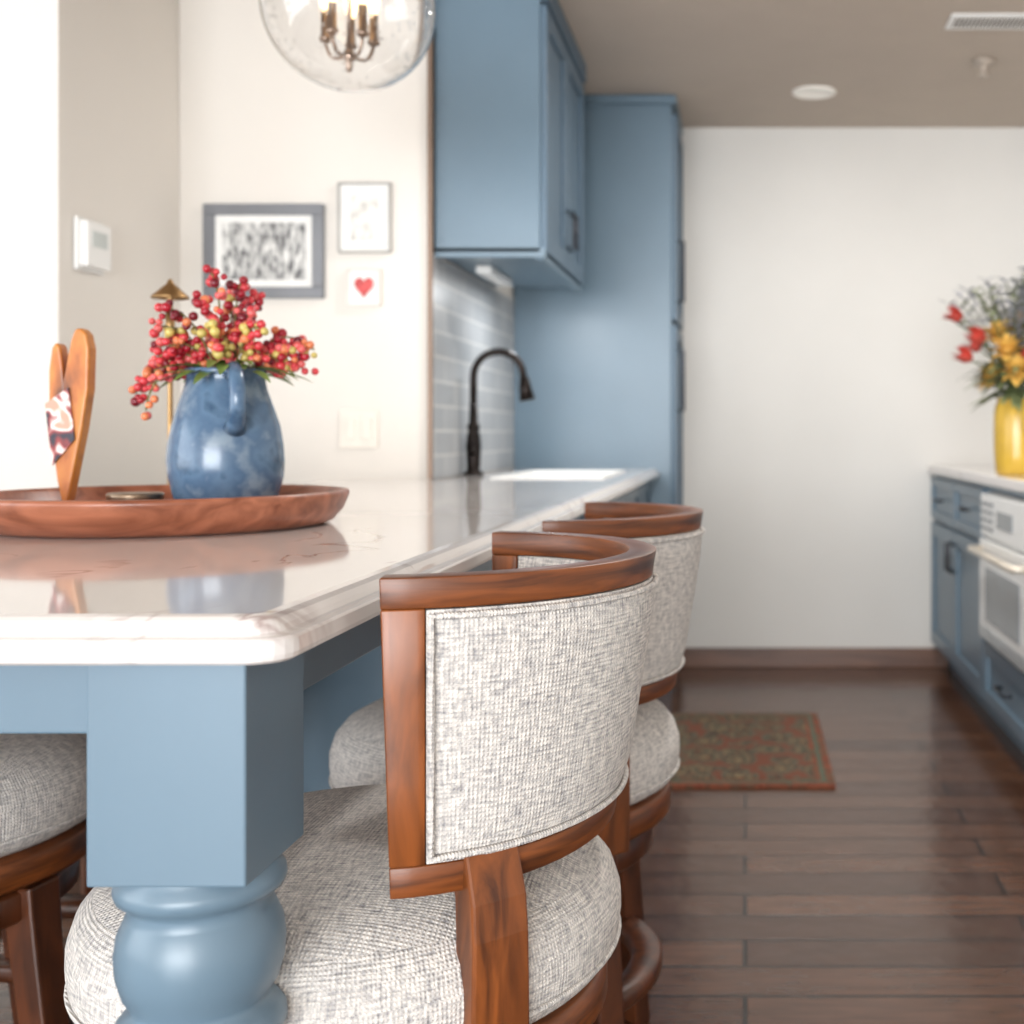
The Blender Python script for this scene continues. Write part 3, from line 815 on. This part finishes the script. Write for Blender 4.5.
for k in range(46):
    a = random.uniform(0, 2*math.pi); rr_ = random.uniform(.03, .21); hgt = random.uniform(.36, .47)-rr_*.6
    tip = Vector((rr_*math.cos(a), rr_*math.sin(a), hgt)); path = bez((0, 0, -.04), (tip.x*.3, tip.y*.3, hgt*.7), tip, 12)
    tube(bst, path, .0018, 5)
    for i in range(6, 12):
        for s_ in (-1, 1):
            leaf(bgry if k % 3 else blf, path[i], (s_*random.uniform(.4, 1), random.uniform(-1, 1), .7), random.uniform(.03, .05), .017, .2)
for k in range(130):
    a = random.uniform(0, 2*math.pi)
    leaf(blf, (.03*math.cos(a), .03*math.sin(a), random.uniform(0, .14)), (math.cos(a), math.sin(a), random.uniform(-.4, .9)), random.uniform(.08, .16), .028, .3)
obj('stems', bst, mat('bouquet_stem', rgb(90, 96, 60)), fb); obj('foliage', blf, mat('bouquet_leaf', rgb(112, 122, 82), var=.4, scale=20), fb)
obj('red_blooms', bred, mat('red_petal', rgb(200, 78, 66), var=.2, scale=30), fb); obj('yellow_blooms', byel, mat('yellow_petal', rgb(218, 176, 88), var=.2, scale=30), fb)
obj('grey_sprigs', bgry, mat('grey_sprig', rgb(150, 152, 160), var=.25, scale=30), fb)

# ---------------------------------------------------------------- lights
def area(name, loc, rot, sx, sy, e, col=(1, 1, 1)):
    l = bpy.data.lights.new(name, 'AREA'); l.shape = 'RECTANGLE'; l.size = sx; l.size_y = sy; l.energy = e; l.color = col
    o = bpy.data.objects.new(name, l); C.objects.link(o); o.location = loc; o.rotation_euler = rot
    return o
area('window_daylight_left', (XL+.02, -.6, 1.4), (0, -math.pi/2, 0), 1.7, 3.8, 85, (.94, .975, 1))
area('window_daylight_front', (-1.2, YF+.02, 1.27), (math.pi/2, 0, 0), 4.6, 2.1, 620, (.94, .975, 1))
def disc(name, loc, e, sz=.16, col=(1, .97, .93), spread=3.1):
    l = bpy.data.lights.new(name, 'AREA'); l.shape = 'DISK'; l.size = sz; l.energy = e; l.color = col; l.spread = spread
    o = bpy.data.objects.new(name, l); C.objects.link(o); o.location = loc; return o
disc('recessed_lamp', (.28, 4.2, H-.015), 9)
disc('kitchen_fill_lamp', (.28, 2.9, H-.015), 26)  # added fill lamp without a fixture, brightens the upper cabinet end
ul_ = area('under_cabinet_lamp', (-.70, 4.25, 1.572), (0, 0, 0), .05, .34, 3.5, (.96, .98, 1))

W = bpy.data.worlds.new('World'); S.world = W; W.use_nodes = True
W.node_tree.nodes['Background'].inputs[0].default_value = (.85, .92, 1, 1)
W.node_tree.nodes['Background'].inputs[1].default_value = 1.5
S.view_settings.view_transform = 'Standard'

cam = bpy.data.cameras.new('camera'); co = bpy.data.objects.new('camera', cam); C.objects.link(co)
co.location = (0, 0, 1.054); co.rotation_euler = (math.pi/2, 0, 0)
cam.sensor_width = 36; cam.lens = 1200*36/1024
cam.shift_x = -(745-512)/1024; cam.shift_y = -(512-434)/1024
cam.dof.use_dof = True; cam.dof.focus_distance = 1.2; cam.dof.aperture_fstop = 5.0
cam.clip_start = .01
S.camera = co
